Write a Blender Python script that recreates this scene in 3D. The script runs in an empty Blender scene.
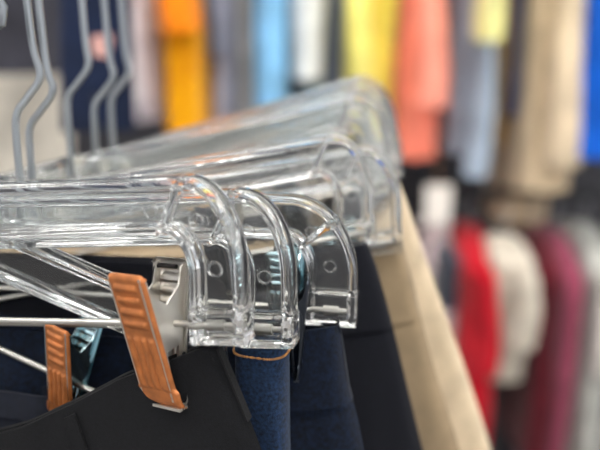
import bpy, bmesh, math, random
from mathutils import Vector, Matrix, noise
random.seed(4)
S = bpy.context.scene
COL = S.collection
PI = math.pi

# ------------------------------------------------------------------ camera
LENS = 50.0
F = 600 * LENS / 36.0
EYE = Vector((0, 0, 1.45))
PITCH = math.radians(16.6)
FW = Vector((0, math.cos(PITCH), -math.sin(PITCH)))
UP = Vector((0, math.sin(PITCH), math.cos(PITCH)))
RT = Vector((1, 0, 0))

def at(px, py, d):
    """world point seen at a photo position, d metres in front of the lens"""
    return EYE + FW * d + RT * ((px - 300) / F * d) + UP * ((225 - py) / F * d)

cam = bpy.data.cameras.new('camera')
cam.lens = LENS
cam.sensor_width = 36
cam.clip_start = 0.01
cam.dof.use_dof = True
cam.dof.focus_distance = 0.323
cam.dof.aperture_fstop = 5.0
cam_o = bpy.data.objects.new('camera', cam)
COL.objects.link(cam_o)
cam_o.location = EYE
cam_o.rotation_euler = (PI / 2 - PITCH, 0, 0)
S.camera = cam_o

# --------------------------------------------------------------- materials
def lin(c):
    return tuple(((v / 255) / 12.92 if v / 255 <= 0.04045 else ((v / 255 + 0.055) / 1.055) ** 2.4) for v in c) + (1,)

def mat(name, rgb, rough=0.5, metal=0.0, **kw):
    m = bpy.data.materials.new(name)
    m.use_nodes = True
    b = m.node_tree.nodes['Principled BSDF']
    b.inputs['Base Color'].default_value = lin(rgb)
    b.inputs['Roughness'].default_value = rough
    b.inputs['Metallic'].default_value = metal
    for k, v in kw.items():
        b.inputs[k].default_value = v
    return m

def nodes(m):
    return m.node_tree.nodes, m.node_tree.links, m.node_tree.nodes['Principled BSDF']

def add_noise_colour(m, rgb, amount, scale, detail=4):
    n, l, b = nodes(m)
    tc = n.new('ShaderNodeTexCoord')
    t = n.new('ShaderNodeTexNoise')
    t.inputs['Scale'].default_value = scale
    t.inputs['Detail'].default_value = detail
    l.new(tc.outputs['Object'], t.inputs['Vector'])
    r = n.new('ShaderNodeValToRGB')
    r.color_ramp.elements[0].position = 0.3
    r.color_ramp.elements[1].position = 0.7
    r.color_ramp.elements[0].color = lin([max(0, v * (1 - amount)) for v in rgb])
    r.color_ramp.elements[1].color = lin([min(255, v * (1 + amount)) for v in rgb])
    l.new(t.outputs['Fac'], r.inputs['Fac'])
    l.new(r.outputs['Color'], b.inputs['Base Color'])
    return tc

def add_bump(m, scale, strength, dist=0.0005, kind='noise', stretch=(1, 1, 1), rot=0.0):
    n, l, b = nodes(m)
    tc = n.new('ShaderNodeTexCoord')
    mp = n.new('ShaderNodeMapping')
    mp.inputs['Scale'].default_value = stretch
    mp.inputs['Rotation'].default_value = (0, rot, 0)
    l.new(tc.outputs['Object'], mp.inputs['Vector'])
    if kind == 'noise':
        t = n.new('ShaderNodeTexNoise')
        t.inputs['Scale'].default_value = scale
        t.inputs['Detail'].default_value = 3
        o = t.outputs['Fac']
    else:
        t = n.new('ShaderNodeTexWave')
        t.inputs['Scale'].default_value = scale
        t.inputs['Distortion'].default_value = 1.0
        t.inputs['Detail'].default_value = 1
        o = t.outputs['Fac']
    l.new(mp.outputs['Vector'], t.inputs['Vector'])
    bp = n.new('ShaderNodeBump')
    bp.inputs['Strength'].default_value = strength
    bp.inputs['Distance'].default_value = dist
    l.new(o, bp.inputs['Height'])
    l.new(bp.outputs['Normal'], b.inputs['Normal'])

def fabric(name, rgb, amount=0.18, scale=60, weave=900, sheen=0.25, bump=0.5):
    m = mat(name, rgb, 0.9)
    n, l, b = nodes(m)
    b.inputs['Specular IOR Level'].default_value = 0.2
    b.inputs['Sheen Weight'].default_value = sheen
    b.inputs['Sheen Roughness'].default_value = 0.5
    add_noise_colour(m, rgb, amount, scale, 6)
    add_bump(m, weave, bump, 0.0003)
    return m

def clear(name, tint=(250, 252, 252), rough=0.02, wob=0.18, trans=0.988):
    m = mat(name, tint, rough)
    n, l, b = nodes(m)
    b.inputs['Transmission Weight'].default_value = trans
    b.inputs['IOR'].default_value = 1.49
    add_bump(m, 70, wob, 0.0012)
    return m

M_CLEAR = clear('clear_plastic')
M_CLEAR2 = clear('clear_plastic_worn', (246, 249, 248), 0.03, 0.3, 0.93)
M_CLEAR3 = clear('clear_plastic_scuffed', (248, 250, 250), 0.03, 0.22, 0.945)
M_STEEL = mat('hook_steel', (172, 178, 182), 0.28, 1.0)
M_ROD = mat('rod_steel', (190, 188, 182), 0.35, 1.0)
M_ORANGE = mat('copper_orange', (174, 106, 58), 0.42, 0.5)
add_noise_colour(M_ORANGE, (174, 106, 58), 0.12, 180, 5)
M_PLATE = mat('clip_steel', (196, 192, 184), 0.34, 0.85)
M_CHROME = mat('clip_chrome', (176, 200, 206), 0.14, 1.0)
M_DARKCLIP = mat('dark_clip', (66, 72, 80), 0.3, 0.9)
M_SPRING = mat('black_wire', (38, 36, 36), 0.4, 0.6)
M_BLACK = fabric('black_twill', (13, 14, 17), 0.3, 900, 1800, 0.03, 0.8)
M_NAVY = fabric('navy_twill', (18, 23, 36), 0.16, 300, 1200, 0.12)
M_DENIM = fabric('blue_denim', (20, 36, 58), 0.42, 700, 1500, 0.06, 0.9)
M_DENIM_D = fabric('dark_denim', (10, 19, 34), 0.45, 500, 1500, 0.05, 0.9)
M_INK = fabric('ink_black', (14, 16, 24), 0.12, 500, 1200, 0.05)
M_BEIGE = fabric('beige_chino', (196, 178, 150), 0.07, 60, 1200, 0.2)
M_BEIGE_D = fabric('sand_chino', (138, 120, 94), 0.07, 60, 1200, 0.2)
M_GREYCLOTH = fabric('grey_wool', (92, 92, 94), 0.15, 80, 1000)
M_STITCH = fabric('tan_thread', (158, 112, 66), 0.2, 400, 2000)
M_BUTTON = mat('horn_button', (110, 100, 88), 0.4)

# ----------------------------------------------------------- object helpers
def link(name, me, m=None, parent=None):
    o = bpy.data.objects.new(name, me)
    COL.objects.link(o)
    if m is not None:
        me.materials.append(m)
    if parent is not None:
        o.parent = parent
    return o

def bm_obj(name, bm, m=None, parent=None, smooth=True, recalc=True, angle=35):
    if recalc:
        bmesh.ops.recalc_face_normals(bm, faces=bm.faces)
    me = bpy.data.meshes.new(name)
    bm.to_mesh(me)
    bm.free()
    if smooth:
        for p in me.polygons:
            p.use_smooth = True
        me.set_sharp_from_angle(angle=math.radians(angle))
    return link(name, me, m, parent)

def tag(o, label=None, cat=None, group=None, kind=None):
    if label: o['label'] = label
    if cat: o['category'] = cat
    if group: o['group'] = group
    if kind: o['kind'] = kind
    return o

def empty(name, mw):
    o = bpy.data.objects.new(name, None)
    o.empty_display_size = 0.02
    COL.objects.link(o)
    o.matrix_world = mw
    return o

def copy_tree(o, parent=None):
    c = o.copy()
    COL.objects.link(c)
    c.parent = parent
    for ch in list(o.children):
        copy_tree(ch, c)
    return c

def tube(bm, pts, r, n=10, cap=True):
    pts = [Vector(p) for p in pts]
    rr = r if isinstance(r, (list, tuple)) else [r] * len(pts)
    rings = []
    t0 = (pts[1] - pts[0]).normalized()
    ref = Vector((0, 0, 1)) if abs(t0.z) < 0.9 else Vector((0, 1, 0))
    nrm = (ref - t0 * ref.dot(t0)).normalized()
    for i, p in enumerate(pts):
        if i == 0: t = pts[1] - pts[0]
        elif i == len(pts) - 1: t = pts[-1] - pts[-2]
        else: t = (pts[i + 1] - pts[i]).normalized() + (pts[i] - pts[i - 1]).normalized()
        t.normalize()
        nrm = (nrm - t * nrm.dot(t)).normalized()
        b = t.cross(nrm)
        rings.append([bm.verts.new(p + (nrm * math.cos(a) + b * math.sin(a)) * rr[i])
                      for a in [2 * PI * k / n for k in range(n)]])
    for A, B in zip(rings, rings[1:]):
        for k in range(n):
            bm.faces.new((A[k], A[(k + 1) % n], B[(k + 1) % n], B[k]))
    if cap:
        bm.faces.new(rings[0][::-1])
        bm.faces.new(rings[-1])

def box(bm, x0, x1, y0, y1, z0, z1):
    v = [bm.verts.new((x, y, z)) for x in (x0, x1) for y in (y0, y1) for z in (z0, z1)]
    for f in ((0, 1, 3, 2), (4, 6, 7, 5), (0, 4, 5, 1), (2, 3, 7, 6), (0, 2, 6, 4), (1, 5, 7, 3)):
        bm.faces.new([v[i] for i in f])

def smooth_pts(pts, steps=8):
    """Catmull-Rom through the points"""
    P = [Vector(p) for p in pts]
    P = [P[0] * 2 - P[1]] + P + [P[-1] * 2 - P[-2]]
    out = []
    for i in range(1, len(P) - 2):
        a, b, c, d = P[i - 1], P[i], P[i + 1], P[i + 2]
        for k in range(steps):
            t = k / steps
            out.append(0.5 * ((2 * b) + (c - a) * t + (2 * a - 5 * b + 4 * c - d) * t * t + (3 * b - a - 3 * c + d) * t ** 3))
    out.append(P[-2])
    return out

# ------------------------------------------------------ clear plastic hanger
HALF = 0.175
def hanger_mesh(name, foot_w=22.0, foot_h=13.0, rise=62.0, arm=20.5, strut_mid=False,
                rx=21.0, ry=35.0, rs=1.25, shear=0.10, half_len=HALF):
    """moulded I-beam hanger body as a relief: every node of the plan has its own half thickness
    (millimetres, x from the outer end inwards, z up from the foot's underside)"""
    full = half_len * 1000
    def lerp(a, b, t): return a + (b - a) * t
    zc = rise - ry
    zi = rise - arm
    rix, riz = 9.0, 14.0
    zci = zi - riz
    def curve(u):
        a = PI / 2 * u
        return ((-0.2 - rx * (1 - math.cos(a)), zc + ry * math.sin(a)),
                (-foot_w + 0.5 - rix * (1 - math.cos(a)), zci + riz * math.sin(a)))
    e_out, e_in = curve(1.0)
    def armst(u):                       # u millimetres past the end of the curve
        k = min(1, u / (full + e_out[0]))
        xo = lerp(e_out[0], -full, k)
        xi = lerp(e_in[0], -full, k)
        return ((xo, rise + 2.0 * k * k), (xi, zi - 1.5 * k))
    st = []                             # (outer, inner, kind, value)
    for z, dz in ((0, -1.3), (0.35, -0.5), (1.0, 0), (2.3, 0)):
        st.append(((0, z), (-foot_w, z), 'foot', dz))
    for z in (2.9, 5.5, foot_h - 5.0, foot_h - 2.6):
        st.append(((0, z), (-foot_w, z), 'recess', 0))
    for z, dz in ((foot_h - 2.0, 0), (foot_h - 0.8, 0), (foot_h - 0.25, -0.5), (foot_h, -1.4)):
        st.append(((0, z), (-foot_w, z), 'foot', dz))
    for t in (0.02, 0.35, 0.7):
        st.append(((-0.2 * t, lerp(foot_h, zc, t)), (lerp(-foot_w, -foot_w + 0.5, t), lerp(foot_h, zci, t)), 'arm', 0))
    S_H = [(-1.0, 0.0), (-0.85, 1.2), (-0.65, 2.6), (-0.35, 3.3), (0.0, 3.5), (0.35, 3.3), (0.65, 2.6), (0.85, 1.2), (1.0, 0.0)]
    us = [k / 24 for k in range(25)]
    if strut_mid:
        c, hw = 0.52, 0.055
        for u in sorted([u for u in us if abs(u - c) > hw + 0.012]):
            st.append((*curve(u), 'arm', 0))
        for f, h in S_H:
            st.append((*curve(c + f * hw), 'strut', h))
        head = [x for x in st if x[2] not in ('arm', 'strut') ] + [x for x in st[:15] if x[2] == 'arm']
        cur = [(u, (*curve(u), 'arm', 0)) for u in us if abs(u - c) > hw + 0.012] + [(c + f * hw, (*curve(c + f * hw), 'strut', h)) for f, h in S_H]
        st = st[:15] + [x for _, x in sorted(cur, key=lambda q: q[0])]
    else:
        for u in us[:-1]:
            st.append((*curve(u), 'arm', 0))
        for f, h in S_H:
            st.append((*armst(1.9 + 1.9 * f), 'strut', h))
    u0 = 6.0
    L = full + e_out[0]
    for k in range(16):
        st.append((*armst(lerp(u0, L - 9, k / 15)), 'arm', 0))
    for d, h in ((8.4, 1.5), (7.6, 3.2), (6.0, 3.8), (0.0, 3.9)):
        st.append((*armst(L - d), 'strut', h))
    n1 = len(st)
    for o, i, k, v in reversed(st[:-1]):
        st.append(((-2 * full - o[0], o[1]), (-2 * full - i[0], i[1]), k, v))
    n = len(st)
    OFF = [0, .3, .8, 1.6, 2.4, 3.1, 3.6, 3.95, 4.2]
    RIMH = [2.9, 3.8, 4.4, 4.3, 3.7, 4.1, 3.6, 2.1, 0.8]
    FOOTH = [4.4, 5.1, 5.5, 5.6, 5.6, 5.6, 5.5, 5.2, 4.4]
    K = len(OFF)
    COLS = K * 2 + 2
    WEB = 0.8
    def half(kind, v, j):
        jj = j if j < K else (COLS - 1 - j if j >= COLS - K else None)
        if kind == 'foot':
            base = FOOTH[jj] if jj is not None and jj < 4 else 5.6
            return base + v
        if kind == 'recess':
            if jj is None: return 2.4
            return FOOTH[jj] if jj < 6 else [4.6, 3.4, 2.5][jj - 6]
        r = RIMH[jj] if jj is not None else WEB
        if kind == 'strut': return max(r, WEB + v)
        return r
    def sheared(p):                     # the end leans outward a little
        x = p[0]
        k = max(0.0, 1 - max(0.0, -x - 25) / 90) if x > -full else -max(0.0, 1 - max(0.0, x + 2 * full - 25) / 90)
        return Vector((x + shear * p[1] * k, p[1]))
    bm = bmesh.new()
    Fv, Bv = [], []
    for o, i, kind, v in st:
        o = sheared(o); i = sheared(i)
        d = (i - o).normalized()
        Lw = (i - o).length
        ps = [o + d * (x * rs) for x in OFF] + [o.lerp(i, .38), o.lerp(i, .62)] + [i - d * (x * rs) for x in reversed(OFF)]
        fr, bk = [], []
        for j, p in enumerate(ps):
            h = half(kind, v, j)
            fr.append(bm.verts.new(((p.x + full) / 1000, -h / 1000, (p.y - rise) / 1000)))
            bk.append(bm.verts.new(((p.x + full) / 1000, h / 1000, (p.y - rise) / 1000)))
        Fv.append(fr); Bv.append(bk)
    def quad(*vs):
        bm.faces.new(vs)
    for a in range(n - 1):
        for j in range(COLS - 1):
            quad(Fv[a][j], Fv[a + 1][j], Fv[a + 1][j + 1], Fv[a][j + 1])
            quad(Bv[a][j + 1], Bv[a + 1][j + 1], Bv[a + 1][j], Bv[a][j])
        for j in (0, COLS - 1):
            quad(Fv[a][j], Bv[a][j], Bv[a + 1][j], Fv[a + 1][j])
    for a in (0, n - 1):
        for j in range(COLS - 1):
            quad(Fv[a][j], Fv[a][j + 1], Bv[a][j + 1], Bv[a][j])
    # moulded rings on the web
    rings = [(-12.5, 28.0), (-21.0, 43.5)] if strut_mid else [(-36.5, 50.5), (-18.5, 46.0), (-12.0, 28.0)]
    for x, z in rings:
        for side in (1, -1):
            cx = side * (x + shear * z + full) / 1000
            cz = (z - rise) / 1000
            N, Q = 22, 6
            rg = []
            for a in range(N):
                A = 2 * PI * a / N
                rg.append([bm.verts.new((cx + (0.0026 + 0.0005 * math.cos(B)) * math.cos(A), -0.0009 + 0.0005 * math.sin(B),
                                         cz + (0.0026 + 0.0005 * math.cos(B)) * math.sin(A))) for B in [2 * PI * b / Q for b in range(Q)]])
            for a in range(N):
                for b in range(Q):
                    quad(rg[a][b], rg[(a + 1) % N][b], rg[(a + 1) % N][(b + 1) % Q], rg[a][(b + 1) % Q])
    bmesh.ops.recalc_face_normals(bm, faces=bm.faces)
    me = bpy.data.meshes.new(name)
    bm.to_mesh(me)
    bm.free()
    for p in me.polygons: p.use_smooth = True
    me.set_sharp_from_angle(angle=math.radians(55))
    return me

ME_A = hanger_mesh('clear_hanger_body')
ME_A.materials.append(M_CLEAR)
ME_A2 = ME_A.copy(); ME_A2.materials.clear(); ME_A2.materials.append(M_CLEAR2)
ME_A3 = ME_A.copy(); ME_A3.materials.clear(); ME_A3.materials.append(M_CLEAR3)
ME_L = hanger_mesh('clear_hanger_body_long', half_len=0.182); ME_L.materials.append(M_CLEAR2)
ME_XL = hanger_mesh('clear_hanger_body_longest', half_len=0.188); ME_XL.materials.append(M_CLEAR3)
ME_B = hanger_mesh('clear_hanger_body_round', 24.0, 16.0, 60.0, 20.0, True, 30.0, 38.0, 1.12, 0.0)
ME_B.materials.append(M_CLEAR)

def frame(yaw, roll):
    y, o = math.radians(yaw), math.radians(roll)
    X = Vector((math.cos(y) * math.cos(o), math.sin(y) * math.cos(o), math.sin(o)))
    Y = Vector((-math.sin(y), math.cos(y), 0))
    Z = X.cross(Y)
    return Matrix((X, Y, Z)).transposed()

# the rail that carries the hangers
RAIL_A = Vector((-0.137, 0.246, 1.470))
RAIL_B = Vector((-0.1225, 0.527, 1.470))
RAIL_R = 0.0125
def rail_at_y(y):
    t = (y - RAIL_A.y) / (RAIL_B.y - RAIL_A.y)
    return RAIL_A.lerp(RAIL_B, t)

def add_hook(root, name='hook', bend=13.0, r=0.0019, flip=False):
    """wire hook from the hub over the rail, in the hanger's own frame"""
    inv = root.matrix_world.inverted()
    O = root.matrix_world.translation
    R = rail_at_y(O.y)
    xw = Vector((1, 0, 0))
    rr = RAIL_R + r + 0.0004
    c = Vector((R.x, O.y, R.z))
    pts = [O + Vector((0, 0, -0.012)), O + Vector((0, 0, 0.020)),
           O + Vector((0.0012, 0, 0.034)), O + Vector((bend * 0.00055, 0, 0.042)),
           O + Vector((bend * 0.001, 0, 0.051)),
           Vector(((c.x + rr) * .6 + (O.x + bend * .001) * .4, O.y, O.z + 0.066))]
    for k in range(0, 11):
        a = PI * k / 10 * (0.8 if flip else 1.12)
        pts.append(c + Vector((rr * math.cos(a), 0, rr * math.sin(a) + 0.0)))
    if flip:                            # hung the other way round
        pts = [Vector((O.x - (p.x - O.x) if p.z < O.z + .06 else 2 * c.x - p.x, p.y, p.z)) for p in pts]
    pts = smooth_pts(pts, 5)
    bm = bmesh.new()
    tube(bm, [inv @ p for p in pts], r, 10)
    return bm_obj(name, bm, M_STEEL, root)

def build_hanger(anchor, yaw, roll, body, label, group=None, rise=0.062, bend=13.0, rod=True, scale=1.0, flip=False):
    HALF = {ME_L.name: 0.182, ME_XL.name: 0.188}.get(body.name, 0.175)
    px, py, d = anchor
    P = at(px, py, d)
    M3 = frame(yaw, roll)
    O = P - M3 @ Vector((HALF, 0, -rise)) * scale
    mw = Matrix.Translation(O) @ M3.to_4x4() @ Matrix.Scale(scale, 4)
    root = empty('clip_hanger', mw)
    tag(root, label, 'hanger', group)
    bpy.context.view_layer.update()
    b = bpy.data.objects.new('hanger_body', body)
    COL.objects.link(b)
    b.parent = root
    add_hook(root, bend=bend, flip=flip)
    if rod:
        bm = bmesh.new()
        z = -rise + 0.0066
        tube(bm, [(-HALF + 0.004, 0, z), (HALF - 0.004, 0, z)], 0.00135, 12)
        for s in (-1, 1):
            tube(bm, [(s * (HALF - 0.0085), 0, z), (s * (HALF - 0.0155), 0, z)], 0.0023, 14)
        bm_obj('rod', bm, M_ROD, root)
    return root

# ------------------------------------------------------------- metal clips
def plate_grid(bm, w_top, w_bot, z_top, z_bot, y_top, y_bot, out, louvers=True, ribs=True, th=0.0007):
    """pressed plate as a grid: louvers above, long ribs below, side flanges, flared jaw"""
    NX, NZ = 36, 96
    L = z_top - z_bot
    def surf(u, v):
        # u -1..1 across, v 0 top .. 1 bottom
        w = w_top + (w_bot - w_top) * v
        if v > 0.84:
            w += min(1, (v - 0.84) / 0.03) * 0.0022
        x = u * w / 2
        z = z_top - L * v
        y = y_top + (y_bot - y_top) * v
        h = 0.0
        if louvers and 0.07 < v < 0.42 and abs(u) < 0.66:
            s = (v - 0.07) / 0.35 * 4
            f = s - math.floor(s)
            edge = min(1, (0.66 - abs(u)) / 0.1)
            h += 0.0011 * max(0, math.sin(PI * min(1, f / 0.62))) ** 0.6 * edge if f < 0.62 else 0
        if ribs and 0.45 < v < 0.86 and abs(u) < 0.78:
            s = (u + 0.78) / 1.56 * 4
            f = s - math.floor(s)
            edge = min(1, (0.86 - v) / 0.03, (v - 0.45) / 0.03)
            h += 0.0009 * (1 - abs(2 * f - 1) ** 3) * edge
        # rounded long edges and top edge
        e = max(0, abs(u) - 0.86) / 0.14
        h -= 0.0009 * e * e
        if v < 0.04: h -= 0.0012 * ((0.04 - v) / 0.04) ** 2
        if v > 0.93: h -= 0.0016 * ((v - 0.93) / 0.07) ** 2
        # rounded top corners
        if v < 0.06 and abs(u) > 0.75:
            z -= 0.0016 * ((abs(u) - 0.75) / 0.25) ** 2 * (1 - v / 0.06)
        return Vector((x, y - out * h if out > 0 else y + h, z))
    sg = -1 if out > 0 else 1
    F1, F2 = [], []
    for i in range(NZ + 1):
        F1.append([]); F2.append([])
        for j in range(NX + 1):
            p = surf(-1 + 2 * j / NX, i / NZ)
            F1[-1].append(bm.verts.new(p))
            F2[-1].append(bm.verts.new(p - Vector((0, sg * th, 0))))
    for i in range(NZ):
        for j in range(NX):
            bm.faces.new((F1[i][j], F1[i][j + 1], F1[i + 1][j + 1], F1[i + 1][j]))
            bm.faces.new((F2[i][j + 1], F2[i][j], F2[i + 1][j], F2[i + 1][j + 1]))
    for i in range(NZ):
        bm.faces.new((F1[i][0], F1[i + 1][0], F2[i + 1][0], F2[i][0]))
        bm.faces.new((F1[i + 1][NX], F1[i][NX], F2[i][NX], F2[i + 1][NX]))
    for j in range(NX):
        bm.faces.new((F1[0][j + 1], F1[0][j], F2[0][j], F2[0][j + 1]))
        bm.faces.new((F1[NZ][j], F1[NZ][j + 1], F2[NZ][j + 1], F2[NZ][j]))

def flange(bm, x, prof, t=0.0008):
    """a flat ear in the y-z plane at x, from a profile"""
    A = [bm.verts.new((x - t / 2, y, z)) for y, z in prof]
    B = [bm.verts.new((x + t / 2, y, z)) for y, z in prof]
    bm.faces.new(A[::-1]); bm.faces.new(B)
    n = len(prof)
    for k in range(n):
        bm.faces.new((A[k], A[(k + 1) % n], B[(k + 1) % n], B[k]))

W = 0.0158
YT = 0.0120
def clip_meshes():
    zt, zb = 0.0165, -0.0315
    def mk(name, fn):
        bm = bmesh.new(); fn(bm)
        bmesh.ops.recalc_face_normals(bm, faces=bm.faces)
        me = bpy.data.meshes.new(name); bm.to_mesh(me); bm.free()
        for p in me.polygons: p.use_smooth = True
        me.set_sharp_from_angle(angle=math.radians(50))
        return me
    front = mk('clip_front', lambda bm: plate_grid(bm, W, W * 1.02, zt, zb, -YT, -0.0022, 1))
    back = mk('clip_back', lambda bm: plate_grid(bm, W, W * 1.02, zt, zb, YT, 0.0022, -1))
    def ears(bm, s):
        def yl(z): return s * (0.0022 + (YT - 0.0022) * (z - zb) / (zt - zb))
        for x in (-W / 2 + 0.0012 * (1 if s < 0 else 1.9), W / 2 - 0.0012 * (1 if s < 0 else 1.9)):
            prof = [(yl(zt - 0.001), zt - 0.001), (yl(zt) - s * 0.003, zt - 0.002), (yl(0.009) - s * 0.0038, 0.0085)]
            for k in range(9):
                a = PI * 0.42 - PI * 0.84 * k / 8
                prof.append((-s * (0.0005 + 0.0055 * math.cos(a)), -0.004 + 0.0066 * math.sin(a)))
            prof += [(yl(-0.012) - s * 0.0028, -0.011), (yl(zb + 0.004) - s * 0.0016, zb + 0.004), (yl(zb + 0.003), zb + 0.003)]
            flange(bm, x, prof)
        # lip that bites the cloth
        box(bm, -W / 2 - 0.0008, W / 2 + 0.0008, min(yl(zb), s * 0.0008), max(yl(zb), s * 0.0008), zb - 0.0004, zb + 0.0006)
    side_f = mk('clip_side_front', lambda bm: ears(bm, -1))
    side_b = mk('clip_side_back', lambda bm: ears(bm, 1))
    def spring(bm):
        pts = [(-0.0048, -YT + 0.0022, 0.0125), (-0.0048, -0.0045, 0.002)]
        for k in range(0, 61):
            a = -PI + 2 * PI * k / 15
            pts.append((-0.0048 + 0.0096 * k / 60, 0.0034 * math.cos(a), 0.0034 * math.sin(a)))
        pts += [(0.0048, 0.0048, 0.002), (0.0048, YT - 0.0018, 0.0130)]
        tube(bm, pts, 0.0006, 8)
        tube(bm, smooth_pts([(-0.0066, 0.0042, -0.003), (-0.0066, YT - 0.0030, 0.011), (-0.0060, YT - 0.0026, 0.0132), (-0.004, YT - 0.0022, 0.0138), (0.0026, YT - 0.0020, 0.0138)], 5), 0.0008, 8)
    spr = mk('clip_spring', spring)
    return front, back, side_f, side_b, spr
CF, CB, CSF, CSB, CSP = clip_meshes()
_cache = {}
def with_mat(me, m):
    k = (me.name, m.name)
    if k not in _cache:
        c = me.copy(); c.materials.clear(); c.materials.append(m); _cache[k] = c
    return _cache[k]

def add_clip(root, x, rise, yaw, tilt, front_m, back_m, side_m, swing=0, lbl=None, zoff=0.0066, size=1.0, squash=1.0, yoff=0.0):
    """two sprung plates on the rod; rotation in the hanger's frame, degrees"""
    rot = Matrix.Rotation(math.radians(tilt), 4, 'Y') @ Matrix.Rotation(math.radians(yaw), 4, 'Z') @ Matrix.Rotation(math.radians(swing), 4, 'X')
    c = link('clip', with_mat(CSF, side_m), None, root)
    c.matrix_local = Matrix.Translation((x, yoff, -rise + zoff)) @ rot @ Matrix.Diagonal((size, size * squash, size, 1))
    f = link('front_plate', with_mat(CF, front_m), None, c)
    b = link('back_plate', with_mat(CB, back_m), None, c)
    s = link('back_side', with_mat(CSB, side_m), None, c)
    w = link('spring', with_mat(CSP, M_SPRING), None, c)
    if lbl: f['label'] = lbl
    return c

# ----------------------------------------------------- the hangers themselves
G1 = 'clear clip hangers on the rail'
h1 = build_hanger((250, 342, .300), -19, 7, ME_A, 'nearest clear plastic clip hanger, its copper clip gripping the black trousers in front', G1, flip=True)
h2 = build_hanger((296, 345, .320), -17, 6, ME_A, 'clear plastic clip hanger whose foot touches the right side of the nearest one', G1, flip=True)
h3 = build_hanger((357, 325, .355), -10, 0, ME_B, 'clear round-shouldered clip hanger with a diagonal strut above the dark jeans', G1, rise=0.060, scale=.934, flip=True)
h4 = build_hanger((375, 242, .400), 6, 9, ME_A3, 'clear clip hanger behind the round-shouldered one, upright strut near its top', G1, scale=.889)
h5 = build_hanger((401, 251, .418), 6, 8, ME_XL, 'clear clip hanger whose end juts out over the beige trousers waistband', G1, scale=.905)
h6 = build_hanger((396, 190, .475), 6, 12, ME_L, 'blurred clear clip hanger, first of the raised ones at the back', G1, scale=.94)
h7 = build_hanger((402, 174, .510), 5, 15.5, ME_L, 'blurred clear clip hanger, middle one of those at the back', G1, scale=.953)
h8 = build_hanger((402, 158, .545), 5, 16.5, ME_L, 'farthest blurred clear clip hanger with the topmost arm', G1, scale=.965)
h0 = build_hanger((200, 455, .345), -20, -15, ME_A, 'clear clip hanger tilted steeply downward beneath the nearest arm', G1, flip=True)

OR = 'copper coloured ribbed front plate'
c1 = add_clip(h1, HALF - 0.0374, 0.062, -14.4, 0.5, M_ORANGE, M_PLATE, M_PLATE, -3.2, OR, 0.0101, 1.14)
add_clip(h1, -0.125, 0.062, -8, 0, M_ORANGE, M_PLATE, M_PLATE, 0, OR)
add_clip(h0, HALF - 0.0668, 0.062, -14, -9, M_ORANGE, M_CHROME, M_CHROME, -8, OR, 0.0185, 0.92)
add_clip(h2, -0.030, 0.062, -4, 0, M_PLATE, M_PLATE, M_PLATE)
add_clip(h3, HALF - 0.0330, 0.060, -2, 0, M_CHROME, M_CHROME, M_CHROME, 0, None, 0.0215, 0.9)
add_clip(h3, HALF - 0.0262, 0.060, -82, 0, M_DARKCLIP, M_DARKCLIP, M_DARKCLIP, 0, None, 0.0100, 1.0, .5, -.010)
add_clip(h4, HALF - 0.080, 0.062, -40, 0, M_DARKCLIP, M_PLATE, M_PLATE, -8, None, 0.020)
add_clip(h5, 0.188 - 0.034, 0.062, -30, 0, M_CHROME, M_CHROME, M_CHROME)
add_clip(h6, 0.120, 0.062, -20, 0, M_DARKCLIP, M_PLATE, M_PLATE)
add_clip(h7, 0.120, 0.062, -12, 0, M_PLATE, M_PLATE, M_PLATE)
add_clip(h8, 0.120, 0.062, -12, 0, M_DARKCLIP, M_PLATE, M_PLATE)

# the rail, hung from the ceiling
CEIL = 2.9
bm = bmesh.new()
ra, rb = rail_at_y(0.10), rail_at_y(0.95)
tube(bm, [ra, rb], RAIL_R, 20)
rail = bm_obj('garment_rail', bm, M_STEEL)
tag(rail, 'round steel rail that the clear hangers hook over', 'rail')
for yy in (0.12, 0.93):
    q = rail_at_y(yy)
    bm = bmesh.new()
    tube(bm, [q + Vector((0, 0, 0.005)), Vector((q.x, q.y, CEIL - 0.005))], 0.007, 12)
    tube(bm, [Vector((q.x, q.y, CEIL - 0.012)), Vector((q.x, q.y, CEIL - 0.001))], 0.03, 20)
    bm_obj('drop_rod', bm, M_STEEL, rail)

# ----------------------------------------------------------------- trousers
def interp(poly, x):
    if x <= poly[0][0]:
        (x0, y0), (x1, y1) = poly[0], poly[1]
    elif x >= poly[-1][0]:
        (x0, y0), (x1, y1) = poly[-2], poly[-1]
    else:
        for (x0, y0), (x1, y1) in zip(poly, poly[1:]):
            if x0 <= x <= x1: break
    return y0 + (y1 - y0) * (x - x0) / (x1 - x0)

class Sheet:
    """the vertical plane a folded pair of trousers hangs in"""
    def __init__(s, P, yaw):
        y = math.radians(yaw)
        s.P = P
        s.X = Vector((math.cos(y), math.sin(y), 0))
        s.N = Vector((-math.sin(y), math.cos(y), 0))
    def uv(s, px, py):
        r = (at(px, py, 1) - EYE)
        t = (s.P - EYE).dot(s.N) / r.dot(s.N)
        q = EYE + r * t - s.P
        return q.dot(s.X), q.z
    def w(s, u, v, n):
        return s.P + s.X * u + Vector((0, 0, v)) + s.N * n

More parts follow.
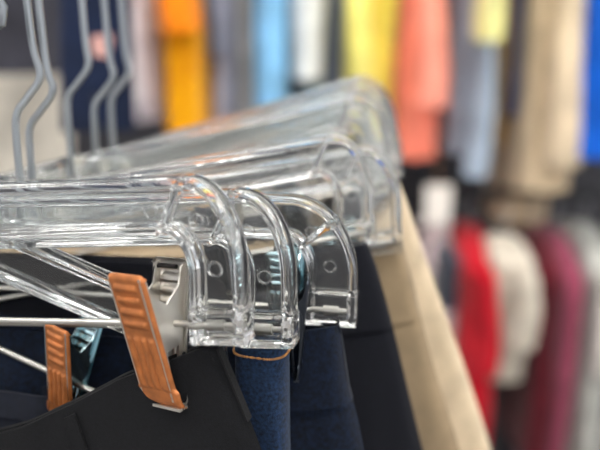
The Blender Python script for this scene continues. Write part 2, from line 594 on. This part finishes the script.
def trousers(name, sh, top_px, right_px, m, width=0.36, length=0.95, thick=0.011, wave=0.004, wfreq=34,
             seed=1, band=0.038, band_m=None, flare=0.0, rows=70, cols=90):
    top = sorted(sh.uv(*p) for p in top_px)
    right = sorted((v, u) for u, v in [sh.uv(*p) for p in right_px])     # by height
    uR0 = top[-1][0]
    uL0 = uR0 - width
    vtop_min = min(v for _, v in top)
    vb = top[-1][1] - length
    def vtop(u):
        if u < top[0][0]: return top[0][1] + (top[0][0] - u) * 0.05
        return interp(top, u)
    def uright(v):
        v0 = right[0][0]
        if v < v0:                         # below the frame: ease straight down
            (va, ua), (vc, uc) = right[0], right[1]
            sl = (ua - uc) / (va - vc)
            return ua + sl * (-0.12) * (1 - math.exp((v - v0) / 0.12))
        return interp(right, v)
    def pt(a, b, off, side):
        u_t = uL0 + width * a
        v = vtop(u_t) * (1 - b) + (vb) * b
        uR = uright(v) if a > 0 else 0
        uR = uright(v)
        uL = uL0 - flare * b
        u = uL + (uR - uL) * a
        e = min(a, 1 - a)
        prof = (max(0, 1 - max(0, 1 - e / 0.03) ** 2)) ** 0.5
        ww = wave * (0.25 + min(1, b * 6)) * (noise.noise(Vector((u * wfreq, v * 5, seed))) + 0.5 * noise.noise(Vector((u * wfreq * 2.3, v * 11, seed + 7))))
        return sh.w(u, v, side * (thick / 2 * prof + off) + ww)
    def shell(off, b1, nr, deep=True):
        bm = bmesh.new()
        rings = []
        def ring(b, o):
            A = [pt(k / cols, b, o, -1) for k in range(cols + 1)]
            B = [pt(k / cols, b, o, 1) for k in range(cols, -1, -1)]
            return [bm.verts.new(p) for p in A + B]
        bs = [b1 * (k / nr) ** 1.4 for k in range(nr + 1)]
        if deep:
            rings.append(ring(0.03, -0.0022)); rings.append(ring(0.0006, -0.0020)); rings.append(ring(0.0, -0.0008))
        for b in bs: rings.append(ring(b + (0.0004 if deep and b == 0 else 0), off))
        if not deep:
            rings.append(ring(b1, -0.0002))
        for A, B in zip(rings, rings[1:]):
            n = len(A)
            for k in range(n):
                bm.faces.new((A[k], A[(k + 1) % n], B[(k + 1) % n], B[k]))
        return bm
    o = bm_obj(name, shell(0, 1.0, rows), m, None, True, True, 60)
    if band:
        b = bm_obj('waistband', shell(0.0015, band / length, 8, False), band_m or m, o, True, True, 60)
    return o, pt, vtop

def on_plane(hg, x=0.15, z=-0.062):
    return hg.matrix_world @ Vector((x, 0, z))

GT = 'trousers clipped to the clear hangers'
# black trousers in front
sh = Sheet(on_plane(h1) + Vector((0, 0.001, 0)), -17)
t1, p1, v1 = trousers('trousers', sh, [(-120, 452), (0, 418), (60, 394), (110, 373), (165, 357), (200, 346), (220, 346)],
                      [(219, 345), (224, 360), (236, 388), (250, 420), (262, 450), (274, 485)], M_BLACK, width=0.36, thick=0.007, wave=0.004, seed=3, band=0)
tag(t1, 'black trousers in front, held by the nearest copper coloured clip', 'trousers', GT)
# belt loop on the front trousers
def strip_on(pt, a0, a1, b0, b1, off, name, m, parent, side=-1, na=6, nb=8, t=0.0012):
    bm = bmesh.new()
    G = [[bm.verts.new(pt(a0 + (a1 - a0) * i / na, b0 + (b1 - b0) * j / nb, off, side)) for j in range(nb + 1)] for i in range(na + 1)]
    H = [[bm.verts.new(pt(a0 + (a1 - a0) * i / na, b0 + (b1 - b0) * j / nb, off - t, side)) for j in range(nb + 1)] for i in range(na + 1)]
    for i in range(na):
        for j in range(nb):
            bm.faces.new((G[i][j], G[i + 1][j], G[i + 1][j + 1], G[i][j + 1]))
            bm.faces.new((H[i][j], H[i][j + 1], H[i + 1][j + 1], H[i + 1][j]))
    for i in range(na):
        bm.faces.new((G[i][0], H[i][0], H[i + 1][0], G[i + 1][0])); bm.faces.new((G[i][nb], G[i + 1][nb], H[i + 1][nb], H[i][nb]))
    for j in range(nb):
        bm.faces.new((G[0][j], G[0][j + 1], H[0][j + 1], H[0][j])); bm.faces.new((G[na][j], H[na][j], H[na][j + 1], G[na][j + 1]))
    return bm_obj(name, bm, m, parent, True, True, 60)
strip_on(p1, 0.785, 0.800, 0.004, 0.045, 0.0017, 'belt_loop', M_BLACK, t1)

# navy trousers on the tilted hanger
sh = Sheet(on_plane(h0, 0.12) + Vector((0, 0.004, 0)), -17)
t0, p0, v0 = trousers('trousers', sh, [(-120, 370), (0, 384), (60, 392), (110, 398), (150, 402), (190, 412)],
                      [(190, 405), (200, 430), (214, 470), (226, 500)], M_NAVY, width=0.17, thick=0.012, wave=0.007, wfreq=50, seed=9, band=0.012)
tag(t0, 'navy trousers showing a strip of waistband behind the black ones at left', 'trousers', GT)

# dark jeans on the round hanger
sh = Sheet(on_plane(h3, 0.15, -0.060) + Vector((0, -0.002, 0)), -7)
t4, p4, v4 = trousers('jeans', sh, [(140, 334), (300, 326), (325, 322), (340, 322)],
                      [(340, 322), (343, 345), (348, 380), (358, 420), (364, 450), (370, 485)], M_DENIM_D, width=0.23, thick=0.012, wave=0.008, seed=15, band=0.036)
tag(t4, 'dark blue jeans hanging under the round-shouldered clear hanger', 'jeans', GT)

# black trousers on the fourth hanger
sh = Sheet(on_plane(h4, 0.15) + Vector((0, -0.004, 0)), 2)
t5, p5, v5 = trousers('trousers', sh, [(200, 262), (330, 247), (352, 244), (367, 243)],
                      [(367, 243), (376, 265), (385, 297), (395, 335), (408, 390), (423, 450), (432, 485)], M_INK, width=0.24, thick=0.007, wave=0.003, seed=21, band=0.042)
tag(t5, 'plain ink black trousers hanging between the dark jeans and the beige trousers', 'trousers', GT)

# beige trousers, front pair
sh = Sheet(on_plane(h5, 0.15) + Vector((0, 0.006, 0)), 3)
t6, p6, v6 = trousers('trousers', sh, [(200, 262), (330, 252), (375, 246), (401, 240)],
                      [(401, 240), (408, 262), (417, 300), (432, 360), (448, 410), (460, 450), (468, 485)], M_BEIGE_D, width=0.28, thick=0.009, wave=0.006, seed=27, band=0.040)
tag(t6, 'sand beige chino trousers, nearer of the two beige pairs', 'trousers', GT)
# beige trousers, rear pair
sh = Sheet(on_plane(h6, 0.15) + Vector((0, 0.002, 0)), 4)
t7, p7, v7 = trousers('trousers', sh, [(200, 252), (300, 240), (350, 226), (384, 198), (398, 181)],
                      [(398, 180), (406, 200), (420, 240), (440, 297), (460, 352), (480, 412), (492, 450), (502, 485)], M_BEIGE, width=0.32, thick=0.014, wave=0.006, seed=33, band=0.040)
tag(t7, 'pale beige trousers behind the sand pair, sloping out to the right', 'trousers', GT)
sh = Sheet(on_plane(h7, 0.15) + Vector((0, 0.006, 0)), 5)
t8, p8, v8 = trousers('trousers', sh, [(200, 248), (300, 234), (350, 220), (380, 194), (392, 180)],
                      [(392, 174), (396, 200), (405, 240), (420, 297), (450, 380), (470, 450)], M_NAVY, width=0.34, thick=0.014, wave=0.006, seed=39, band=0.040)
tag(t8, 'navy trousers almost hidden behind the pale beige pair', 'trousers', GT)

# blue jeans folded over on the second hanger: an open roll of waistband
def folded_jeans():
    sh = Sheet(on_plane(h2, 0.15) + Vector((0, 0.002, 0)), -14)
    uR, vR = sh.uv(285, 350)
    uL, vL = sh.uv(234, 341)
    w = uR - uL
    n = 72
    th = 0.019
    ext = 0.10
    def ringpts(v, inset, grow, ph=0.0, lift=0.0):
        pts = []
        for k in range(n):
            a = 2 * PI * k / n
            cx, sx = math.cos(a), math.sin(a)
            ex = 0.55
            x = (uL + w / 2) + (w / 2 - inset) * (1 + grow) * math.copysign(abs(cx) ** ex, cx) + grow * w * 0.10
            y = 0.004 + (th / 2 - inset) * math.copysign(abs(sx) ** 0.85, sx)
            nz = 0.0012 * noise.noise(Vector((x * 80, v * 30, y * 60 + 3)))
            top = lift * ((x - uL) / w)
            pts.append(sh.w(x, v + top, y + nz))
        return pts
    bm = bmesh.new()
    lift = (sh.uv(289, 347)[1] - sh.uv(234, 341)[1])
    vt = vL
    spec = [(vt - 0.030, 0.0034, 0), (vt - 0.004, 0.0032, 0), (vt, 0.0025, 0), (vt + 0.0008, 0.0014, 0), (vt - 0.0003, 0.0002, 0), (vt - 0.0015, 0, 0)]
    for k in range(1, 40):
        spec.append((vt - 0.0015 - 0.9 * (k / 39) ** 1.5, 0, 0.02 + 0.08 * min(1, k / 20) if k > 5 else 0.02 * k / 5))
    R = [[bm.verts.new(p) for p in ringpts(v, i, g, 0, lift)] for v, i, g in spec]
    for A, B in zip(R, R[1:]):
        for k in range(n):
            bm.faces.new((A[k], A[(k + 1) % n], B[(k + 1) % n], B[k]))
    o = bm_obj('jeans', bm, M_DENIM, None, True, True, 60)
    for nm, dv, inset in (('stitching', 0.0036, -0.0003), ('stitching', 0.0022, 0.0031)):
        bm = bmesh.new()
        P = ringpts(vt - dv, inset, 0.012, 0, lift)
        # short stitches
        for k in range(n):
            a, b = P[k], P[(k + 1) % n]
            tube(bm, [a.lerp(b, 0.02), a.lerp(b, 0.5), a.lerp(b, 0.93)], [0.0003, 0.0006, 0.0003], 6)
        s = bm_obj(nm, bm, M_STITCH, o)
        s['label'] = 'tan stitching around the denim waistband'
    return o
t3 = folded_jeans()
tag(t3, 'mid blue jeans folded into a roll with tan stitching beside the black trousers', 'jeans', GT)

# ------------------------------------------------------------ shop background
def garment(name, x0, x1, y0, y1, d, rgb, label, cat, group, seed=0, flare=0.03, sleeve=None, bot_curve=0.0, m=None, depth=0.40,
            panels=None, top_round=True, tail=None):
    """a garment on a hanger seen edge-on: closed cloth body with folds, a rounded shoulder and a sleeve"""
    yf = at(300, 70 if y1 < 224 else 320, d).y
    def on(px, py):
        r = at(px, py, 1) - EYE
        return EYE + r * (yf / r.y)
    ym = (max(0, y0) + min(450, y1)) / 2
    P0, P1 = on(x0, ym), on(x1, ym)
    ztop, zbot = on(x0, y0).z, on(x0, y1).z
    xa, xb = P0.x, P1.x
    cx, w = (xa + xb) / 2, (xb - xa)
    root = None
    m = m or fabric(label[:20].replace(' ', '_'), rgb, 0.10, 14, 300, 0.15, 0.3)
    bm = bmesh.new()
    n, rows = 56, 34
    R = []
    for i in range(rows + 1):
        t = i / rows
        z = ztop + (zbot - ztop) * t
        sw = 0.55 + 0.45 * min(1, t / 0.12) ** 0.6 if top_round else 1.0
        sd = 0.30 + 0.70 * min(1, t / 0.10) ** 0.7 if top_round else 1.0
        g = (1 - flare / 2) + flare * t
        ring = []
        for k in range(n):
            a = 2 * PI * k / n
            c, s = math.cos(a), math.sin(a)
            x = w / 2 * math.copysign(abs(c) ** 0.6, c) * sw * g
            y = depth / 2 * math.copysign(abs(s) ** 0.6, s) * sd
            f = noise.noise(Vector((x * 22 + seed * 3.1, y * 9, t * 2.2 + seed)))
            f2 = noise.noise(Vector((x * 50 + seed, y * 20, t * 3 + seed * 2)))
            x += c * (0.008 * f + 0.003 * f2 - 0.005) * min(1, t * 4)
            y += s * (0.022 * f + 0.008 * f2) * min(1, t * 4)
            zz = z + bot_curve * max(0, t - 0.8) * 5 * (c * 0.5) + 0.012 * t * f
            ring.append(bm.verts.new((cx + x, yf + depth / 2 + y, zz)))
        R.append(ring)
    for A, B in zip(R, R[1:]):
        for k in range(n):
            bm.faces.new((A[k], A[(k + 1) % n], B[(k + 1) % n], B[k]))
    bm.faces.new(R[0]); bm.faces.new(R[-1][::-1])
    o = bm_obj(name, bm, m, None, True, True, 70)
    tag(o, label, cat, group)
    if sleeve:
        # (dx fraction, top z fraction, bottom z fraction, width fraction, colour)
        for dxf, ta, tb, wf, srgb in sleeve:
            ms = m if srgb is None else fabric(label[:14].replace(' ', '_') + '_cuff', srgb, 0.1, 14, 300, 0.15, 0.3)
            bm = bmesh.new()
            za, zb = ztop + (zbot - ztop) * ta, ztop + (zbot - ztop) * tb
            pts, rr = [], []
            for k in range(15):
                t = k / 14
                pts.append((cx + dxf * w + 0.006 * math.sin(t * 5 + seed), yf - 0.008 - 0.02 * math.sin(t * PI * 0.7), za + (zb - za) * t))
                rr.append(w * wf / 2 * (0.75 + 0.3 * t) * (1 + 0.08 * noise.noise(Vector((t * 6, seed, 1)))) * min(1, 0.35 + t * 5))
            tube(bm, pts, rr, 18)
            so = bm_obj('sleeve', bm, ms, o, True, True, 60)
            if srgb is not None: so['label'] = 'sleeve in a different colour'
    # plain hanger hook that the garment hangs from
    if top_round:
        bm = bmesh.new()
        yc = yf + depth / 2
        pts = [(cx, yc, ztop - 0.02), (cx, yc, ztop + 0.03)]
        for k in range(11):
            a = -PI * 0.35 + PI * 1.25 * k / 10
            pts.append((cx, yc + 0.016 * math.cos(a) - 0.006, ztop + 0.055 + 0.016 * math.sin(a)))
        tube(bm, smooth_pts(pts, 3), 0.0022, 8)
        bm_obj('hanger_hook', bm, M_STEEL, o)
    return o

UP_G = 'tops on the upper back rail'
LO_G = 'garments on the lower back rail'
D1 = 1.9
YTOP = -150           # shoulders above the frame
garment('shirt', 124, 162, YTOP, 122, D1, (205, 196, 204), 'pale lilac white top, leftmost beside the orange one on the upper rail', 'shirt', UP_G, 1, sleeve=[(-0.1, .5, .92, .45, (228, 224, 230))])
garment('shirt', 157, 207, YTOP, 136, D1 - .06, (255, 166, 4), 'bright orange top on the upper rail', 'shirt', UP_G, 2, sleeve=[(0.0, .05, .60, .8, (232, 128, 10))])
garment('shirt', 206, 237, YTOP, 126, D1, (150, 150, 164), 'lavender grey top right of the orange one', 'shirt', UP_G, 3, sleeve=[(-0.2, .3, .72, .5, (98, 100, 112))])
garment('shirt', 236, 254, YTOP, 124, D1 + .03, (178, 174, 170), 'warm light grey top left of the sky blue one', 'shirt', UP_G, 4)
garment('shirt', 250, 289, YTOP, 122, D1 - .05, (126, 184, 226), 'sky blue top on the upper rail', 'shirt', UP_G, 5, sleeve=[(0.1, .2, .93, .5, None)])
garment('shirt', 286, 328, YTOP, 80, D1 - .03, (222, 224, 222), 'white top between sky blue and teal ones', 'shirt', UP_G, 6, flare=-.2, depth=.2)
garment('shirt', 302, 328, YTOP, 96, D1 + .20, (20, 112, 116), 'teal top peeking out below the white one', 'shirt', UP_G, 7, depth=.2)
garment('shirt', 326, 347, YTOP, 98, D1 + .02, (104, 112, 128), 'slate grey top left of the yellow one', 'shirt', UP_G, 8)
garment('shirt', 344, 403, YTOP, 138, D1 - .04, (222, 206, 84), 'yellow top with pale dots on the upper rail', 'shirt', UP_G, 9, sleeve=[(-0.26, .2, .80, .4, (232, 222, 120))])
garment('shirt', 398, 448, YTOP, 160, D1 - .06, (232, 126, 104), 'coral pink top on the upper rail', 'shirt', UP_G, 10, sleeve=[(0.12, .3, .8, .6, (240, 148, 128))])
garment('shirt', 449, 500, YTOP, 156, D1 - .02, (150, 164, 180), 'blue grey top right of the coral one', 'shirt', UP_G, 11, flare=.1, sleeve=[(0.1, .4, 1.06, .5, None)])
garment('shirt', 483, 508, YTOP, 42, D1 - .20, (224, 222, 150), 'short pale lemon top over the navy one', 'shirt', UP_G, 12, depth=.14)
garment('shirt', 498, 510, YTOP, 146, D1 + .02, (190, 152, 92), 'mustard tan top right of the blue grey one', 'shirt', UP_G, 13)
garment('shirt', 510, 524, YTOP, 118, D1 - .02, (34, 48, 88), 'navy top left of the long beige jacket', 'shirt', UP_G, 14, depth=.2)
garment('jacket', 522, 586, YTOP, 192, D1 - .05, (200, 180, 150), 'long beige jacket on the upper rail', 'jacket', UP_G, 15, sleeve=[(0.14, .3, .9, .55, (206, 188, 160))], depth=.2)
garment('jacket', 500, 562, YTOP, 224, D1 + .27, (188, 168, 140), 'tan jacket hanging lower, behind the long beige one', 'jacket', UP_G, 16, depth=.2)
garment('shirt', 573, 640, YTOP, 158, D1 - .12, (8, 84, 182), 'bright blue top at the right edge of the upper rail', 'shirt', UP_G, 17)

D2 = 1.95
garment('shirt', 424, 462, 252, 420, D2, (200, 180, 182), 'pale pink top, leftmost on the lower rail', 'shirt', LO_G, 21)
garment('shirt', 440, 463, 258, 312, D2 - .20, (44, 46, 58), 'short black top in front of the pale pink one', 'shirt', LO_G, 22, depth=.14)
garment('dress', 458, 502, 254, 452, D2 - .04, (176, 8, 30), 'bright red dress on the lower rail', 'dress', LO_G, 23, sleeve=[(0.1, .05, .55, .5, None)])
garment('shirt', 488, 536, 252, 382, D2 - .06, (184, 176, 162), 'off white top beside the red dress', 'shirt', LO_G, 24, sleeve=[(0.2, .06, .66, .55, None)], depth=.22)
garment('dress', 532, 562, 254, 470, D2 - .02, (84, 14, 28), 'dark maroon dress on the lower rail', 'dress', LO_G, 25)
garment('dress', 556, 584, 258, 470, D2 - .05, (134, 58, 80), 'dusty rose dress right of the maroon one', 'dress', LO_G, 26)
garment('shirt', 578, 624, 252, 470, D2 + .02, (168, 170, 164), 'pale grey top at the right end of the lower rail', 'shirt', LO_G, 27, sleeve=[(0, .05, .5, .5, (206, 204, 198))])
garment('shirt', 500, 530, 310, 470, D2 + .24, (44, 44, 48), 'black top hanging behind the off white one', 'shirt', LO_G, 28, depth=.16)
garment('shirt', 390, 428, 258, 430, D2 + .02, (70, 72, 80), 'charcoal top half hidden behind beige trousers', 'shirt', LO_G, 29)

def hang_card():
    c = at(438, 205, D1 + .02)
    bm = bmesh.new()
    box(bm, c.x - .030, c.x + .030, c.y - .002, c.y + .002, c.z - .047, c.z + .047)
    o = bm_obj('hang_tag', bm, mat('white_card', (226, 220, 212), .6), None, False)
    bm = bmesh.new()
    tube(bm, [c + Vector((0, 0, .046)), c + Vector((-.01, .02, .16))], .0012, 6)
    bm_obj('tag_string', bm, M_STITCH, o)
    tag(o, 'small white hang tag dangling below the coral pink top', 'tag')
hang_card()
M_DARKMETAL = mat('dark_metal', (40, 42, 46), 0.45, 0.6)
yrail = D1 + 0.16
zu = at(300, YTOP, D1).z
def back_rail(z, label, y):
    bm = bmesh.new()
    tube(bm, [(-1.6, y, z), (1.6, y, z)], 0.013, 14)
    o = bm_obj('back_rail', bm, M_DARKMETAL)
    tag(o, label, 'rail')
    for x in (-1.5, 0.0, 1.5):
        bm = bmesh.new()
        box(bm, x - .012, x + .012, y - .005, 2.52, z - .012, z + .012)
        bm_obj('bracket', bm, M_DARKMETAL, o)
    return o

def garment_mid(o):
    return o
back_rail(zu + 0.045, 'dark upper rail carrying the colourful tops', at(300, 0, D1).y + 0.2)
back_rail(at(500, 226, D2).z + 0.05, 'dark lower rail carrying the red and maroon dresses', at(500, 330, D2).y + 0.2)

# left background: things behind the hooks
SIDE = []
def slab_cloth(name, pts_l, pts_r, d, yaw, m, label, cat, thick=0.02, seed=0, group=None):
    """hanging folded cloth given by left and right edges"""
    bm = bmesh.new()
    rows, n = 26, 40
    R = []
    sh = Sheet(at((pts_l[0][0] + pts_r[0][0]) / 2, pts_l[0][1], d), yaw)
    L = [sh.uv(*p) for p in pts_l]; Rr = [sh.uv(*p) for p in pts_r]
    for i in range(rows + 1):
        t = i / rows * (len(L) - 1)
        k = min(int(t), len(L) - 2); f = t - k
        lu = L[k][0] + (L[k + 1][0] - L[k][0]) * f; lv = L[k][1] + (L[k + 1][1] - L[k][1]) * f
        ru = Rr[k][0] + (Rr[k + 1][0] - Rr[k][0]) * f; rv = Rr[k][1] + (Rr[k + 1][1] - Rr[k][1]) * f
        ring = []
        for q in range(n):
            A = 2 * PI * q / n
            c, s = math.cos(A), math.sin(A)
            a = 0.5 + 0.5 * math.copysign(abs(c) ** 0.5, c)
            u, v = lu + (ru - lu) * a, lv + (rv - lv) * a
            nn = thick / 2 * math.copysign(abs(s) ** 0.6, s) + thick * 0.4 * noise.noise(Vector((u * 25, v * 6, seed)))
            ring.append(bm.verts.new(sh.w(u, v, nn)))
        R.append(ring)
    for A, B in zip(R, R[1:]):
        for k in range(n):
            bm.faces.new((A[k], A[(k + 1) % n], B[(k + 1) % n], B[k]))
    bm.faces.new(R[0]); bm.faces.new(R[-1][::-1])
    o = bm_obj(name, bm, m, None, True, True, 60)
    tag(o, label, cat, group)
    if cat:
        q = at((pts_l[0][0] + pts_r[0][0]) / 2, pts_l[0][1], d)
        bm = bmesh.new()
        zr = q.z + .055
        pts = [(q.x, q.y, q.z - .02), (q.x, q.y, q.z + .02)]
        for k in range(11):
            A = -PI * .35 + PI * 1.25 * k / 10
            pts.append((q.x, q.y + .0155 * math.cos(A), zr + .0155 * math.sin(A)))
        tube(bm, smooth_pts(pts, 3), .002, 8)
        bm_obj('hanger_hook', bm, M_STEEL, o)
        SIDE.append((q.x, q.y, zr))
    return o, sh

navy, shn = slab_cloth('navy_garment', [(62, -60), (60, 40), (61, 131)], [(128, -60), (132, 40), (135, 130)], .80, 0,
                       fabric('deep_navy', (24, 34, 58), .15, 40, 900, .1), 'dark navy garment with snap buttons behind the hooks', 'garment', .014, 5)
for px, py in ((97, 98), (100, 127)):
    u, v = shn.uv(px, py)
    bm = bmesh.new()
    prof = [(0, -.0125), (.0032, -.0125), (.0042, -.0115), (.0045, -.0095), (.0042, -.006)]
    N = 18
    rings = [[bm.verts.new(shn.w(u + r * math.cos(2 * PI * k / N), v + r * math.sin(2 * PI * k / N) , y)) for k in range(N)] for r, y in prof[1:]]
    for A, B in zip(rings, rings[1:]):
        for k in range(N): bm.faces.new((A[k], A[(k + 1) % N], B[(k + 1) % N], B[k]))
    bm.faces.new(rings[0]); bm.faces.new(rings[-1])
    bm_obj('snap_button', bm, M_DARKCLIP, navy)
ct, _ = slab_cloth('cloth_tag', [(92, 36), (91, 46), (94, 56)], [(113, 34), (112, 48), (107, 58)], .785, 8,
           fabric('peach_cloth', (206, 160, 152), .1, 60, 900), 'peach cloth tag', None, .004, 6)
ct.parent = navy
slab_cloth('jacket', [(-120, -90), (-120, 0), (-120, 70)], [(66, -90), (66, 0), (64, 72)], 1.25, 0,
           fabric('charcoal_cloth', (52, 52, 60), .15, 20, 500), 'charcoal jacket at the upper left behind the hooks', 'jacket', .08, 7)
slab_cloth('shirt', [(-120, 40), (-120, 150), (-120, 330)], [(72, 40), (72, 150), (72, 330)], 1.6, 0,
           fabric('stone_cloth', (196, 190, 178), .12, 14, 500), 'pale stone shirt below the charcoal jacket at left', 'shirt', .08, 8)
slab_cloth('shirt', [(78, -80), (78, 0), (80, 60)], [(112, -80), (112, 0), (112, 60)], 1.7, 0,
           fabric('blush_cloth', (206, 176, 172), .12, 14, 500), 'blush pink shirt above the navy garment at left', 'shirt', .08, 8)

for (x, y, z), lab in zip(SIDE, ('short rail above the dark navy garment', 'short rail above the charcoal jacket', 'short rail above the pale stone shirt', 'short rail above the blush pink shirt')):
    bm = bmesh.new()
    tube(bm, [(x - .16, y, z), (x + .10, y, z)], .0125, 14)
    o = bm_obj('garment_rail', bm, M_STEEL)
    tag(o, lab, 'rail')
    bm = bmesh.new()
    tube(bm, [(x - .12, y, z), (x - .12, y, CEIL - .002)], .007, 10)
    bm_obj('drop_rod', bm, M_STEEL, o)
# ------------------------------------------------------------------- the room
def struct(name, x0, x1, y0, y1, z0, z1, m):
    bm = bmesh.new()
    box(bm, x0, x1, y0, y1, z0, z1)
    o = bm_obj(name, bm, m, None, False)
    o['kind'] = 'structure'
    return o
M_WALL = mat('charcoal_wall', (46, 46, 52), 0.7)
add_noise_colour(M_WALL, (46, 46, 52), .1, 6)
M_FLOOR = mat('grey_floor', (138, 134, 130), 0.45)
add_noise_colour(M_FLOOR, (138, 134, 130), .1, 5)
M_CEIL = mat('white_ceiling', (236, 236, 234), 0.8)
add_noise_colour(M_CEIL, (236, 236, 234), .03, 8)
struct('floor', -4, 4, -4, 2.6, -0.1, 0, M_FLOOR)
struct('wall_back', -4, 4, 2.52, 2.62, 0, CEIL, M_WALL)
struct('ceiling', -4, 4, -4, 2.6, CEIL, CEIL + .1, M_CEIL)

M_LAMP = mat('lamp_diffuser', (255, 255, 255), 0.5)
n_, l_, b_ = nodes(M_LAMP)
b_.inputs['Emission Color'].default_value = (1, .97, .93, 1)
b_.inputs['Emission Strength'].default_value = 18
M_LAMPBODY = mat('lamp_housing', (230, 230, 230), 0.5)
def ceiling_lamp(x, y, label, lx=1.3, ly=.24):
    bm = bmesh.new()
    box(bm, x - lx / 2 - .02, x + lx / 2 + .02, y - ly / 2 - .02, y + ly / 2 + .02, CEIL - .05, CEIL - .002)
    o = bm_obj('ceiling_light', bm, M_LAMPBODY, None, False)
    tag(o, label, 'ceiling light', 'fluorescent ceiling lights')
    bm = bmesh.new()
    box(bm, x - lx / 2, x + lx / 2, y - ly / 2, y + ly / 2, CEIL - .062, CEIL - .051)
    bm_obj('diffuser', bm, M_LAMP, o, False)
for i, (x, y) in enumerate([(-1.6, 1.3), (0.2, 1.3), (2.0, 1.3), (-1.6, -.2), (0.2, -.2), (2.0, -.2), (-1.6, -1.8), (.2, -1.8), (2.0, -1.8)]):
    ceiling_lamp(x, y, 'long white fluorescent ceiling light above the racks')

w = bpy.data.worlds.new('shop')
S.world = w
w.use_nodes = True
bg = w.node_tree.nodes['Background']
wn, wl = w.node_tree.nodes, w.node_tree.links
tc = wn.new('ShaderNodeTexCoord')
tn = wn.new('ShaderNodeTexNoise'); tn.inputs['Scale'].default_value = 4.5; tn.inputs['Detail'].default_value = 3
wl.new(tc.outputs['Generated'], tn.inputs['Vector'])
rp = wn.new('ShaderNodeValToRGB')
rp.color_ramp.elements[0].position = 0.40; rp.color_ramp.elements[0].color = (.10, .10, .115, 1)
rp.color_ramp.elements[1].position = 0.64; rp.color_ramp.elements[1].color = (1.0, 1.0, 1.02, 1)
wl.new(tn.outputs['Fac'], rp.inputs['Fac'])
wl.new(rp.outputs['Color'], bg.inputs['Color'])
bg.inputs['Strength'].default_value = 1.15

S.view_settings.view_transform = 'Standard'
S.view_settings.look = 'None'
S.view_settings.gamma = 1
S.view_settings.exposure = 0.6
S.cycles.max_bounces = 32
S.cycles.transmission_bounces = 32
S.cycles.glossy_bounces = 12
S.cycles.diffuse_bounces = 4
S.cycles.transparent_max_bounces = 16
S.cycles.sample_clamp_indirect = 8
